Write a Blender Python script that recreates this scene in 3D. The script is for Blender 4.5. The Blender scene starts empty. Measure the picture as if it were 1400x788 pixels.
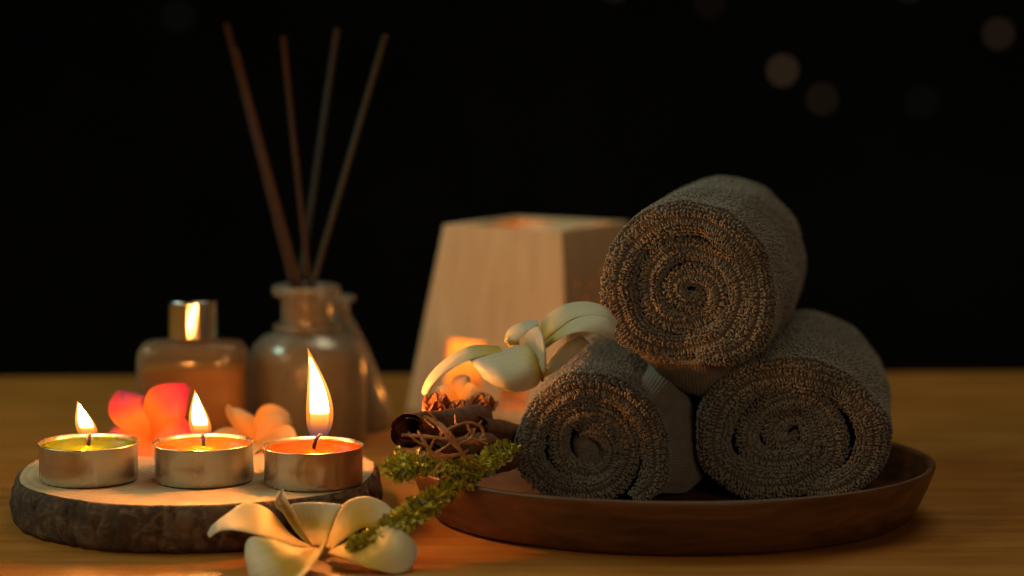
import bpy, bmesh, math, random
import numpy as np
from mathutils import Vector, Matrix

# ------------------------------------------------------------------ camera, world, lamps, exposure
S = bpy.context.scene
COL = S.collection
H, TH, F = 0.167, math.radians(6.4), 2985.0          # camera height over table, tilt, focal length in photo pixels
cd = bpy.data.cameras.new('camera'); cam = bpy.data.objects.new('camera', cd); COL.objects.link(cam)
cam.location = (0, 0, H); cam.rotation_euler = (math.pi/2 - TH, 0, 0)
cd.sensor_width = 36; cd.lens = 36*F/1400; cd.clip_start = 0.02; cd.clip_end = 60
cd.dof.use_dof = True; cd.dof.focus_distance = 0.748; cd.dof.aperture_fstop = 5.4
S.camera = cam
W = bpy.data.worlds.new("World"); S.world = W; W.use_nodes = True
W.node_tree.nodes['Background'].inputs[0].default_value = (0.6, 0.7, 0.8, 1)
W.node_tree.nodes['Background'].inputs[1].default_value = 0.0035
S.view_settings.view_transform = 'Standard'; S.view_settings.look = 'None'
S.view_settings.exposure = 0.0; S.view_settings.gamma = 1.0
S.render.engine = 'CYCLES'
S.cycles.use_denoising = True; S.cycles.use_adaptive_sampling = False
S.cycles.sample_clamp_indirect = 2.0; S.cycles.max_bounces = 8; S.cycles.transparent_max_bounces = 12
S.cycles.caustics_reflective = False; S.cycles.caustics_refractive = False

def area(name, loc, aim, size, col, power, size_y=None):
    ld = bpy.data.lights.new(name, 'AREA'); ld.energy = power; ld.color = col
    ld.shape = 'RECTANGLE'; ld.size = size; ld.size_y = size_y or size
    o = bpy.data.objects.new(name, ld); COL.objects.link(o); o.location = loc
    o.rotation_euler = (Vector(aim)-Vector(loc)).to_track_quat('-Z', 'Y').to_euler()
    return o
area('room_lamp', (-0.62, 0.42, 0.52), (-0.08, 0.84, 0.02), 0.30, (1.0, 0.74, 0.38), 1.1)
area('warm_fill_lamp', (0.35, -0.25, 0.40), (0.10, 0.75, 0.03), 0.35, (1.0, 0.72, 0.44), 1.25)
area('cool_side_light', (-0.70, 0.85, 0.62), (0.10, 0.80, 0.06), 0.30, (0.60, 1.0, 0.84), 1.7)  # cool light added at upper left to tint the tops; no window there
area('ceiling_lamp', (0.25, 1.15, 1.25), (0.10, 0.85, 0.0), 0.80, (1.0, 0.93, 0.62), 3.6)

def P(px, py, Y):
    """world point seen at photo pixel (px,py) at world distance Y"""
    x = (px-700)/F; v = (394-py)/F
    d = np.array([x, math.cos(TH)+v*math.sin(TH), -math.sin(TH)+v*math.cos(TH)])
    return np.array([0, 0, H]) + d*(Y/d[1])

# ------------------------------------------------------------------ helpers
def link(o, parent=None):
    COL.objects.link(o)
    if parent is not None: o.parent = parent
    return o
def thing(name, loc, label, cat, group=None):
    o = bpy.data.objects.new(name, None); COL.objects.link(o); o.location = tuple(loc)
    o.empty_display_size = 0.01
    o['label'] = label; o['category'] = cat
    if group: o['group'] = group
    return o
def mk(name, V, Fc, mat, parent=None, smooth=True, attrs=None, loc=None):
    """mesh from WORLD vertices; stored relative to the parent (or loc)"""
    V = np.asarray(V, dtype=np.float64).reshape(-1, 3)
    off = np.array(parent.location if parent is not None else (loc if loc is not None else (0, 0, 0)))
    if parent is not None and parent.parent is not None: off = off + np.array(parent.parent.location)
    me = bpy.data.meshes.new(name)
    if isinstance(Fc, np.ndarray):
        n, k = Fc.shape
        me.vertices.add(len(V)); me.vertices.foreach_set('co', (V-off).ravel())
        me.loops.add(n*k); me.loops.foreach_set('vertex_index', Fc.ravel().astype(np.int32))
        me.polygons.add(n); me.polygons.foreach_set('loop_start', np.arange(0, n*k, k, dtype=np.int32))
        me.polygons.foreach_set('loop_total', np.full(n, k, dtype=np.int32)); me.update(calc_edges=True)
    else:
        me.from_pydata([tuple(v) for v in (V-off)], [], Fc); me.update()
    me.validate()
    if smooth: me.polygons.foreach_set('use_smooth', [True]*len(me.polygons))
    if attrs:
        for k, a in attrs.items():
            at = me.attributes.new(k, 'FLOAT', 'POINT'); at.data.foreach_set('value', np.asarray(a, dtype=np.float32).ravel())
    me.materials.append(mat)
    o = bpy.data.objects.new(name, me); COL.objects.link(o)
    if parent is not None: o.parent = parent
    elif loc is not None: o.location = tuple(loc)
    return o
def grid_faces(n, m, cu=False, cv=False, base=0):
    i = np.arange(n if cu else n-1); j = np.arange(m if cv else m-1)
    I, J = np.meshgrid(i, j, indexing='ij'); I2 = (I+1) % n; J2 = (J+1) % m
    return (np.stack([I*m+J, I2*m+J, I2*m+J2, I*m+J2], -1).reshape(-1, 4)+base)
def lathe(prof, n=48, c=(0, 0, 0), fn=None):
    """prof: (r,z) list -> verts, faces"""
    prof = np.array(prof, float); t = np.linspace(0, 2*math.pi, n, endpoint=False)
    V = np.zeros((len(prof), n, 3))
    V[..., 0] = prof[:, 0][:, None]*np.cos(t); V[..., 1] = prof[:, 0][:, None]*np.sin(t); V[..., 2] = prof[:, 1][:, None]
    if fn: V = fn(V, t, prof)
    Fc = grid_faces(len(prof), n, cv=True)[:, ::-1]
    return V.reshape(-1, 3)+np.array(c), np.ascontiguousarray(Fc)
def catmull(pts, n):
    p = np.array(pts, float); k = len(p)
    q = np.vstack([2*p[0]-p[1], p, 2*p[-1]-p[-2]])
    t = np.linspace(0, k-1-1e-9, n); i = t.astype(int); f = (t-i)[:, None]
    a, b, c, d = q[i], q[i+1], q[i+2], q[i+3]
    return 0.5*((2*b)+(-a+c)*f+(2*a-5*b+4*c-d)*f**2+(-a+3*b-3*c+d)*f**3)
def tube(pts, rad, sides=8, n=None, closed_end=True, jitter=0, rng=None):
    p = np.array(pts, float)
    if n: 
        p = catmull(p, n)
    rad = np.interp(np.linspace(0, 1, len(p)), np.linspace(0, 1, len(np.atleast_1d(rad))), np.atleast_1d(rad)) if np.ndim(rad) else np.full(len(p), rad)
    T = np.gradient(p, axis=0); T /= np.linalg.norm(T, axis=1)[:, None]+1e-12
    ref = np.array([0, 0, 1.0]) if abs(T[0][2]) < .9 else np.array([1.0, 0, 0])
    V = []
    a = np.linspace(0, 2*math.pi, sides, endpoint=False)
    for i in range(len(p)):
        u = np.cross(T[i], ref); u /= np.linalg.norm(u); w = np.cross(u, T[i]); ref = w
        r = rad[i]*(1+(rng.uniform(-jitter, jitter, sides) if jitter else 0))
        V.append(p[i]+np.outer(np.cos(a)*r, u)+np.outer(np.sin(a)*r, w))
    V = np.array(V); n_ = len(p)
    Fc = [list(f) for f in grid_faces(n_, sides, cv=True)]
    if closed_end:
        Fc.append(list(range(sides))[::-1]); Fc.append([(n_-1)*sides+k for k in range(sides)])
    return V.reshape(-1, 3), Fc
def join(parts):
    V = []; Fc = []; o = 0
    for v, f in parts:
        V.append(np.asarray(v)); Fc += [[int(i)+o for i in q] for q in f]; o += len(v)
    return np.vstack(V), Fc
def box(c, s, R=None):
    v = np.array([(x, y, z) for x in (-.5, .5) for y in (-.5, .5) for z in (-.5, .5)])*np.array(s)
    if R is not None: v = v @ np.array(R).T
    return v+np.array(c), [[0, 1, 3, 2], [4, 6, 7, 5], [0, 4, 5, 1], [2, 3, 7, 6], [0, 2, 6, 4], [1, 5, 7, 3]]
def bevel(o, w, seg=3):
    m = o.modifiers.new('soften', 'BEVEL'); m.width = w; m.segments = seg; m.limit_method = 'ANGLE'
    return o

# ------------------------------------------------------------------ materials
def mat(name):
    m = bpy.data.materials.new(name); m.use_nodes = True; nt = m.node_tree
    b = nt.nodes['Principled BSDF']; return m, nt, b
def N(nt, t, **kw):
    n = nt.nodes.new(t)
    for k, v in kw.items():
        if k in n.inputs: n.inputs[k].default_value = v
        else: setattr(n, k, v)
    return n
def ramp(nt, src, stops):
    r = nt.nodes.new('ShaderNodeValToRGB'); e = r.color_ramp.elements
    while len(e) > len(stops): e.remove(e[-1])
    while len(e) < len(stops): e.new(0.5)
    for el, (p, c) in zip(e, stops): el.position = p; el.color = (*c, 1) if len(c) == 3 else c
    nt.links.new(src, r.inputs[0]); return r.outputs[0]
def coords(nt, scale=(1, 1, 1), rot=(0, 0, 0), kind='Object'):
    tc = nt.nodes.new('ShaderNodeTexCoord'); mp = nt.nodes.new('ShaderNodeMapping')
    mp.inputs['Scale'].default_value = scale; mp.inputs['Rotation'].default_value = rot
    nt.links.new(tc.outputs[kind], mp.inputs[0]); return mp.outputs[0]
def noise(nt, vec, scale, detail=4, rough=.55, dist=0):
    n = N(nt, 'ShaderNodeTexNoise', Scale=scale, Detail=detail, Roughness=rough, Distortion=dist)
    nt.links.new(vec, n.inputs['Vector']); return n.outputs['Fac']
def bump(nt, b, h, strength, dist):
    n = N(nt, 'ShaderNodeBump', Strength=strength, Distance=dist)
    nt.links.new(h, n.inputs['Height']); nt.links.new(n.outputs[0], b.inputs['Normal'])

def m_plain(name, col, rough=.5, metal=0, var=0.12, scale=120, bmp=.15, sss=0, spec=None):
    m, nt, b = mat(name); v = coords(nt); f = noise(nt, v, scale)
    lo = tuple(c*(1-var) for c in col); hi = tuple(min(1, c*(1+var)) for c in col)
    nt.links.new(ramp(nt, f, [(.3, lo), (.7, hi)]), b.inputs['Base Color'])
    b.inputs['Roughness'].default_value = rough; b.inputs['Metallic'].default_value = metal
    if spec is not None: b.inputs['Specular IOR Level'].default_value = spec
    if sss:
        b.inputs['Subsurface Weight'].default_value = sss; b.inputs['Subsurface Radius'].default_value = (1, .5, .25); b.inputs['Subsurface Scale'].default_value = 0.004
    if bmp: bump(nt, b, f, bmp, .0005)
    return m

# table wood
M_table, nt, b = mat('honey_wood')
v = coords(nt, (6, 70, 10)); g = noise(nt, v, 1.6, 8, .6, .6)
v2 = coords(nt, (22, 420, 30)); g2 = noise(nt, v2, 1, 5, .6)
mx = N(nt, 'ShaderNodeMath', operation='MULTIPLY_ADD'); nt.links.new(g2, mx.inputs[0]); mx.inputs[1].default_value = .35; nt.links.new(g, mx.inputs[2])
nt.links.new(ramp(nt, mx.outputs[0], [(.38, (.18, .060, .010)), (.52, (.31, .115, .019)), (.66, (.38, .15, .026)), (.92, (.48, .205, .038))]), b.inputs['Base Color'])
nt.links.new(ramp(nt, noise(nt, coords(nt), 30), [(.3, (.30,)*3), (.7, (.46,)*3)]), b.inputs['Roughness'])
b.inputs['Specular IOR Level'].default_value = .38
bump(nt, b, mx.outputs[0], .3, .0006)

# pale cut wood with rings
M_ring, nt, b = mat('pale_cut_wood')
v = coords(nt)
w = N(nt, 'ShaderNodeTexWave', wave_type='RINGS', rings_direction='Z', Scale=95.0, Distortion=2.4, Detail=3.0); w.inputs['Detail Scale'].default_value = 14
nt.links.new(v, w.inputs['Vector'])
f = noise(nt, v, 160, 6, .65)
mx = N(nt, 'ShaderNodeMath', operation='MULTIPLY_ADD'); nt.links.new(w.outputs['Fac'], mx.inputs[0]); mx.inputs[1].default_value = .45; nt.links.new(f, mx.inputs[2])
nt.links.new(ramp(nt, mx.outputs[0], [(.2, (.48, .31, .16)), (1.1, (.66, .46, .26))]), b.inputs['Base Color'])
b.inputs['Roughness'].default_value = .6; bump(nt, b, mx.outputs[0], .25, .0004)
# bark
M_bark, nt, b = mat('bark')
v = coords(nt); f = noise(nt, v, 210, 8, .7, .8); f2 = noise(nt, v, 45, 4, .6)
mx = N(nt, 'ShaderNodeMath', operation='MULTIPLY_ADD'); nt.links.new(f2, mx.inputs[0]); mx.inputs[1].default_value = .8; nt.links.new(f, mx.inputs[2])
nt.links.new(ramp(nt, mx.outputs[0], [(.6, (.016, .009, .006)), (.88, (.080, .045, .025)), (1.15, (.17, .11, .066))]), b.inputs['Base Color'])
b.inputs['Roughness'].default_value = .85; bump(nt, b, f, .9, .0016)

# aluminium
M_alu, nt, b = mat('tealight_aluminium')
v = coords(nt, (1, 1, .5)); f = noise(nt, v, 90, 2, .5)
b.inputs['Base Color'].default_value = (.66, .58, .48, 1); b.inputs['Metallic'].default_value = .92
nt.links.new(ramp(nt, f, [(.3, (.22,)*3), (.7, (.34,)*3)]), b.inputs['Roughness']); bump(nt, b, f, .1, .0006)
M_chrome = m_plain('polished_chrome', (.86, .85, .83), .12, 1, .03, 50, 0)

def m_wax(name, col, rough=.28):
    m, nt, b = mat(name); v = coords(nt); f = noise(nt, v, 150, 5)
    nt.links.new(ramp(nt, f, [(.3, tuple(c*.85 for c in col)), (.7, col)]), b.inputs['Base Color'])
    b.inputs['Roughness'].default_value = rough
    b.inputs['Specular IOR Level'].default_value = .15; b.inputs['Subsurface Weight'].default_value = .6; b.inputs['Subsurface Radius'].default_value = (1, .45, .15); b.inputs['Subsurface Scale'].default_value = .005
    bump(nt, b, f, .1, .0005); return m
M_wax_g = m_wax('green_wax', (.085, .118, .0020)); M_wax_y = m_wax('cream_wax', (.36, .085, .007)); M_wax_o = m_wax('orange_wax', (.38, .050, .0008))
M_wick = m_plain('charred_wick', (.02, .014, .01), .9)
M_wickwhite = m_plain('ember', (.12, .03, .01), .9)

def m_flame(name, core, strength, alpha_stops, col_stops):
    m, nt, b = mat(name); nt.nodes.remove(b)
    at = N(nt, 'ShaderNodeAttribute'); at.attribute_name = 'u'
    em = nt.nodes.new('ShaderNodeEmission'); tr = nt.nodes.new('ShaderNodeBsdfTransparent'); mi = nt.nodes.new('ShaderNodeMixShader')
    nt.links.new(ramp(nt, at.outputs['Fac'], col_stops), em.inputs[0]); em.inputs[1].default_value = strength
    nt.links.new(ramp(nt, at.outputs['Fac'], alpha_stops), mi.inputs[0])
    nt.links.new(tr.outputs[0], mi.inputs[1]); nt.links.new(em.outputs[0], mi.inputs[2])
    nt.links.new(mi.outputs[0], nt.nodes['Material Output'].inputs[0]); return m
M_core = m_flame('flame_core', 1, 950.0, [(0, (0,)*3), (.10, (.10,)*3), (.22, (.55,)*3), (.38, (1,)*3), (1, (1,)*3)],
                 [(0, (.0005, .0001, .00003)), (.16, (.0010, .00025, .00003)), (.30, (.0021, .0009, .00014)), (.42, (.3, .11, .02)), (.5, (1, .34, .065)), (.86, (1, .33, .06)), (.96, (.007, .002, .0002)), (1, (.0015, .0004, .0001))])
M_core_s = m_flame('small_flame_core', 1, 520.0, [(0, (0,)*3), (.3, (.9,)*3), (1, (1,)*3)], [(0, (.003, .0006, 0)), (.4, (.6, .2, .03)), (1, (.9, .3, .05))])
M_shell = m_flame('flame_mantle', 1, 2.0, [(0, (.04,)*3), (.2, (.25,)*3), (.6, (.42,)*3), (1, (.5,)*3)],
                  [(0, (.06, .08, .30)), (.12, (.35, .12, .10)), (.24, (1, .25, .03)), (.6, (1, .5, .08)), (1, (1, .28, .03))])

# glass
def m_glass(name, tint, rough, dif, dcol, fr=1.35):
    m, nt, b = mat(name); nt.nodes.remove(b)
    tr = nt.nodes.new('ShaderNodeBsdfTransparent'); tr.inputs[0].default_value = (*tint, 1)
    gl = nt.nodes.new('ShaderNodeBsdfGlossy'); gl.inputs['Roughness'].default_value = rough
    fz = N(nt, 'ShaderNodeFresnel', IOR=fr)
    f = noise(nt, coords(nt), 60, 3); bp = N(nt, 'ShaderNodeBump', Strength=.06, Distance=.0005); nt.links.new(f, bp.inputs['Height']); nt.links.new(bp.outputs[0], gl.inputs['Normal'])
    m1 = nt.nodes.new('ShaderNodeMixShader'); nt.links.new(fz.outputs[0], m1.inputs[0]); nt.links.new(tr.outputs[0], m1.inputs[1]); nt.links.new(gl.outputs[0], m1.inputs[2])
    d = nt.nodes.new('ShaderNodeBsdfDiffuse'); d.inputs[0].default_value = (*dcol, 1); t = nt.nodes.new('ShaderNodeBsdfTranslucent'); t.inputs[0].default_value = (*dcol, 1)
    a = nt.nodes.new('ShaderNodeMixShader'); nt.links.new(d.outputs[0], a.inputs[1]); nt.links.new(t.outputs[0], a.inputs[2]); a.inputs[0].default_value = .5
    mi = nt.nodes.new('ShaderNodeMixShader'); mi.inputs[0].default_value = dif
    nt.links.new(m1.outputs[0], mi.inputs[1]); nt.links.new(a.outputs[0], mi.inputs[2]); nt.links.new(mi.outputs[0], nt.nodes['Material Output'].inputs[0])
    return m
M_glass = m_glass('clear_glass', (.96, .95, .92), .10, .26, (.62, .52, .36), 1.45)  # pale diffuse colour mixed in as painted haze
M_glass_t = m_glass('painted_haze_glass', (.92, .91, .88), .20, .34, (.56, .49, .38), 1.5)  # clear glass; its milky haze is painted by a stronger diffuse share
M_amber = m_glass('amber_oil', (.75, .38, .06), .15, .8, (.78, .34, .025))
M_oil = m_glass('diffuser_oil', (.7, .66, .56), .2, .45, (.42, .36, .28))

# petals
def m_petal(name, stops, trans=.35, rough=.45):
    m, nt, b = mat(name)
    at = N(nt, 'ShaderNodeAttribute'); at.attribute_name = 'u'
    v = coords(nt); f = noise(nt, v, 500, 3)
    ad = N(nt, 'ShaderNodeMath', operation='MULTIPLY_ADD'); nt.links.new(noise(nt, v, 90, 3), ad.inputs[0]); ad.inputs[1].default_value = .12; nt.links.new(at.outputs['Fac'], ad.inputs[2])
    c = ramp(nt, ad.outputs[0], stops)
    nt.links.new(c, b.inputs['Base Color']); b.inputs['Roughness'].default_value = rough
    b.inputs['Sheen Weight'].default_value = .15
    t = nt.nodes.new('ShaderNodeBsdfTranslucent'); nt.links.new(c, t.inputs[0])
    mi = nt.nodes.new('ShaderNodeMixShader'); mi.inputs[0].default_value = trans
    nt.links.new(b.outputs[0], mi.inputs[1]); nt.links.new(t.outputs[0], mi.inputs[2]); nt.links.new(mi.outputs[0], nt.nodes['Material Output'].inputs[0])
    av = N(nt, 'ShaderNodeAttribute'); av.attribute_name = 'v'; cb = nt.nodes.new('ShaderNodeCombineXYZ')
    mu = N(nt, 'ShaderNodeMath', operation='MULTIPLY'); nt.links.new(av.outputs['Fac'], mu.inputs[0]); mu.inputs[1].default_value = 9.0
    nt.links.new(at.outputs['Fac'], cb.inputs[0]); nt.links.new(mu.outputs[0], cb.inputs[1])
    ve = noise(nt, cb.outputs[0], 1.6, 5, .6); bump(nt, b, ve, .35, .0007)
    mc = N(nt, 'ShaderNodeMix', data_type='RGBA', blend_type='MULTIPLY'); mc.inputs[0].default_value = .45
    nt.links.new(c, mc.inputs[6]); nt.links.new(ramp(nt, ve, [(.32, (.70, .62, .48)), (.55, (1, 1, 1))]), mc.inputs[7]); nt.links.new(mc.outputs[2], b.inputs['Base Color'])
    return m
M_petal = m_petal('white_petal', [(.05, (.78, .36, .01)), (.42, (.80, .50, .03)), (.72, (.80, .70, .42)), (1, (.80, .75, .60))], .28)
M_petal_u = m_petal('muted_white_petal', [(.05, (.72, .42, .03)), (.16, (.74, .56, .12)), (.34, (.74, .68, .46)), (1, (.72, .69, .57))], .22)  # yellow kept near the base, greyer cream outward
M_petal_b = m_petal('cream_petal', [(.06, (.7, .28, .02)), (.45, (.7, .36, .09)), (.8, (.66, .50, .30)), (1, (.64, .54, .40))], .4)
M_petal_p = m_petal('pink_petal', [(.06, (.92, .20, .012)), (.40, (.90, .28, .06)), (.62, (.80, .11, .16)), (1, (.68, .03, .24))], .42)

# lantern wood
M_lant, nt, b = mat('pale_lantern_wood')
v = coords(nt, (150, 150, 9)); g = noise(nt, v, 1.0, 6, .6, .5)
nt.links.new(ramp(nt, g, [(.25, (.60, .41, .23)), (.55, (.72, .53, .32)), (.8, (.80, .62, .40))]), b.inputs['Base Color'])
b.inputs['Roughness'].default_value = .6; bump(nt, b, g, .2, .0004)
M_cream = m_plain('glazed_cream_dish', (.72, .66, .50), .3)

# tray
M_tray, nt, b = mat('red_brown_wood')
v = coords(nt, (8, 26, 60)); g = noise(nt, v, 3.0, 7, .62, .5); s2 = noise(nt, coords(nt), 900, 2)
nt.links.new(ramp(nt, g, [(.3, (.055, .021, .008)), (.5, (.120, .050, .018)), (.75, (.20, .088, .034))]), b.inputs['Base Color'])
b.inputs['Roughness'].default_value = .42; bump(nt, b, s2, .1, .0003)

# towel
def m_terry(name, a, c, sc):
    m, nt, b = mat(name); v = coords(nt); f = noise(nt, v, sc, 3); 
    nt.links.new(ramp(nt, f, [(.3, a), (.7, c)]), b.inputs['Base Color'])
    b.inputs['Roughness'].default_value = .95; b.inputs['Specular IOR Level'].default_value = .1
    b.inputs['Sheen Weight'].default_value = .25; b.inputs['Sheen Roughness'].default_value = .5
    bump(nt, b, noise(nt, v, 2600, 2), .5, .0004)
    return m
M_terry = m_terry('shaded_terry_ground', (.085, .065, .048), (.13, .10, .075), 140)  # base colour darkened to paint deeper shade between the loops
M_loop = m_terry('terry_loops', (.175, .155, .13), (.27, .245, .21), 420)
M_hem = m_terry('woven_hem', (.17, .145, .115), (.23, .20, .16), 260)

M_cinn = m_plain('cinnamon_bark', (.115, .040, .014), .7, 0, .5, 260, .5)
M_twig = m_plain('dried_twig', (.44, .20, .07), .7, 0, .35, 300, .4)
M_leaf = m_plain('fresh_green_leaf', (.50, .45, .04), .5, 0, .45, 250, .3)
M_leaftip = m_plain('dry_leaf_tip', (.30, .26, .11), .65, 0, .3, 400, .3)
M_pod = m_plain('dried_petals', (.45, .16, .05), .7, 0, .4, 200, .4)
M_reed_b = m_plain('brown_reed', (.020, .009, .006), .7, 0, .2, 300)
M_reed_g = m_plain('grey_reed', (.010, .019, .022), .7, 0, .2, 300)
M_dark = m_plain('dark_wall_paint', (.08, .08, .082), .9, 0, .3, 3, 0)
M_wire = m_plain('black_wire', (.01, .01, .01), .6)

# ------------------------------------------------------------------ setting
eL, eR = P(0, 515, 1.0), P(1400, 507.5, 1.0)
def ground(px, py, z=0.0):
    a = P(px, py, 1.0)-np.array([0, 0, H]); return np.array([0, 0, H])+a*((z-H)/a[2])
A, B = ground(0, 515), ground(1400, 507.5)
dv = (B-A)/np.linalg.norm(B-A)
A2, B2 = A-dv*.8, B+dv*.8
tv = np.array([A2, B2, [B2[0], -.25, 0], [A2[0], -.25, 0]])
tb = tv-np.array([0, 0, .03])
o = mk('tabletop', np.vstack([tv, tb]), [[3, 2, 1, 0], [4, 5, 6, 7], [0, 1, 5, 4], [1, 2, 6, 5], [2, 3, 7, 6], [3, 0, 4, 7]], M_table, smooth=False)
o['kind'] = 'structure'; bevel(o, .002, 2)
v, f = box((0, 5.2, 1.2), (14, .1, 5)); o = mk('wall', v, f, M_dark, smooth=False); o['kind'] = 'structure'
v, f = box((0, 2.5, -.78), (14, 9, .06)); o = mk('floor', v, f, M_dark, smooth=False); o['kind'] = 'structure'

# faint fairy lights far behind, thrown fully out of focus by the lens
bulbs = [(1070, 97, (1.0, .52, .40), 1.75, 'brightest warm fairy light bulb in the dark background, above the towels'),
         (1124, 136, (1.0, .5, .36), .62, 'dim fairy light bulb just below and right of the brightest one'),
         (1365, 47, (1.0, .50, .42), .95, 'medium bright fairy light bulb near the top right corner'),
         (1260, 140, (.7, .9, .9), .14, 'barely visible greyish fairy light bulb between two brighter ones'),
         (970, 4, (1.0, .5, .5), .22, 'very faint fairy light bulb at the top edge above the towels'),
         (243, 22, (.7, .8, 1.0), .16, 'very faint bluish fairy light bulb above the reed sticks at left'),
         (840, -18, (1.0, .7, .6), .5, 'fairy light bulb mostly cut off by the top edge left of the others'),
         (1243, -18, (1.0, .75, .65), .5, 'fairy light bulb mostly cut off by the top edge near the right')]
for px, py, c, s, lab in bulbs:
    p = P(px, py, 3.6)
    m, nt, b = mat('fairy_light_glow'); b.inputs['Base Color'].default_value = (.1, .1, .1, 1)
    b.inputs['Emission Color'].default_value = (c[0], min(1, c[1]*1.15), c[2]*.85, 1); b.inputs['Emission Strength'].default_value = s*.12
    t = thing('fairy_light', p, lab, 'fairy light', 'fairy lights in the dark background')
    pr = [(.0001, -.0075), (.004, -.0065), (.0065, -.003), (.0075, .001), (.0062, .005), (.0035, .008)]
    v, f = lathe(pr, 20, p); mk('bulb', v, f, m, t)
    v, f = lathe([(.0036, .0078), (.0036, .016), (.002, .018), (.0006, .0181), (.0006, .06)], 12, p); mk('socket', v, f, M_wire, t)

# ------------------------------------------------------------------ wood slice
LC = np.array([P(268, 641, .7675)[0], .7675, 0.0]); LR, LZ = .0632, .016
rs = np.random.RandomState(4)
def log_r(t):
    r = 1+.012*np.sin(3*t+1)+.008*np.sin(5*t+2.2)+.006*np.sin(9*t)
    r += .11*np.exp(-((t-math.radians(322))/.38)**2)
    return r*LR
t = thing('wood_slice', LC, 'round slice of log with dark bark rim carrying the three lit tealights', 'wood slice')
n = 420; th = np.linspace(0, 2*math.pi, n, endpoint=False)
rings = [0.0001, .2, .45, .7, .88, .955, .985]
V = []; 
for q in rings: 
    r = log_r(th)*q; V.append(np.stack([r*np.cos(th), r*np.sin(th), np.full(n, LZ+.0001*math.sin(q*9))], 1))
mk('cut_face', np.vstack(V)+LC, np.ascontiguousarray(grid_faces(len(rings), n, cv=True)), M_ring, t)
# bark: displaced ring
zz = np.array([LZ-.0003, LZ+.0001, LZ-.0006, LZ-.002, *np.linspace(LZ-.0035, .002, 22), .0008, .0, .0])
ro = np.array([.984, .991, 1.001, 1.012, *(1.022+.012*np.sin(np.linspace(0, 3.14, 22))), 1.008, .995, .5])
V = np.zeros((len(zz), n, 3))
def fbm(th, z, rs):
    f = 0
    for k in range(26):
        a = rs.randint(6, 90); zf = rs.uniform(60, 520); ph = rs.uniform(0, 6.28)
        f = f+np.sin(a*th+zf*z+ph+1.7*np.sin(rs.uniform(100, 400)*z+rs.randint(1, 9)*th))/(a**.45)
    return f
D = fbm(th[None, :], zz[:, None], rs)
crack = np.zeros_like(D)
for k in range(70):
    c = rs.uniform(0, 6.28); wd = rs.uniform(.006, .016); z0 = rs.uniform(0, LZ); hh = rs.uniform(.003, .010)
    cc = c+rs.uniform(-6, 6)*(zz[:, None]-z0)+.01*np.sin(900*zz[:, None]+k)
    dd = (th[None, :]-cc+math.pi) % (2*math.pi)-math.pi
    crack += np.exp(-(dd/wd)**2)*np.exp(-((zz[:, None]-z0)/hh)**2)
disp = .00042*D-.0013*np.clip(crack, 0, 1.3)
disp[0] *= .1; disp[-1] = 0
rr = log_r(th)[None, :]*ro[:, None]+disp
V[..., 0] = rr*np.cos(th); V[..., 1] = rr*np.sin(th); V[..., 2] = zz[:, None]+np.where((zz[:, None] > .001), .00016*D, 0)
mk('bark', V.reshape(-1, 3)+LC, np.ascontiguousarray(grid_faces(len(zz), n, cv=True)[:, ::-1]), M_bark, t)

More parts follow.
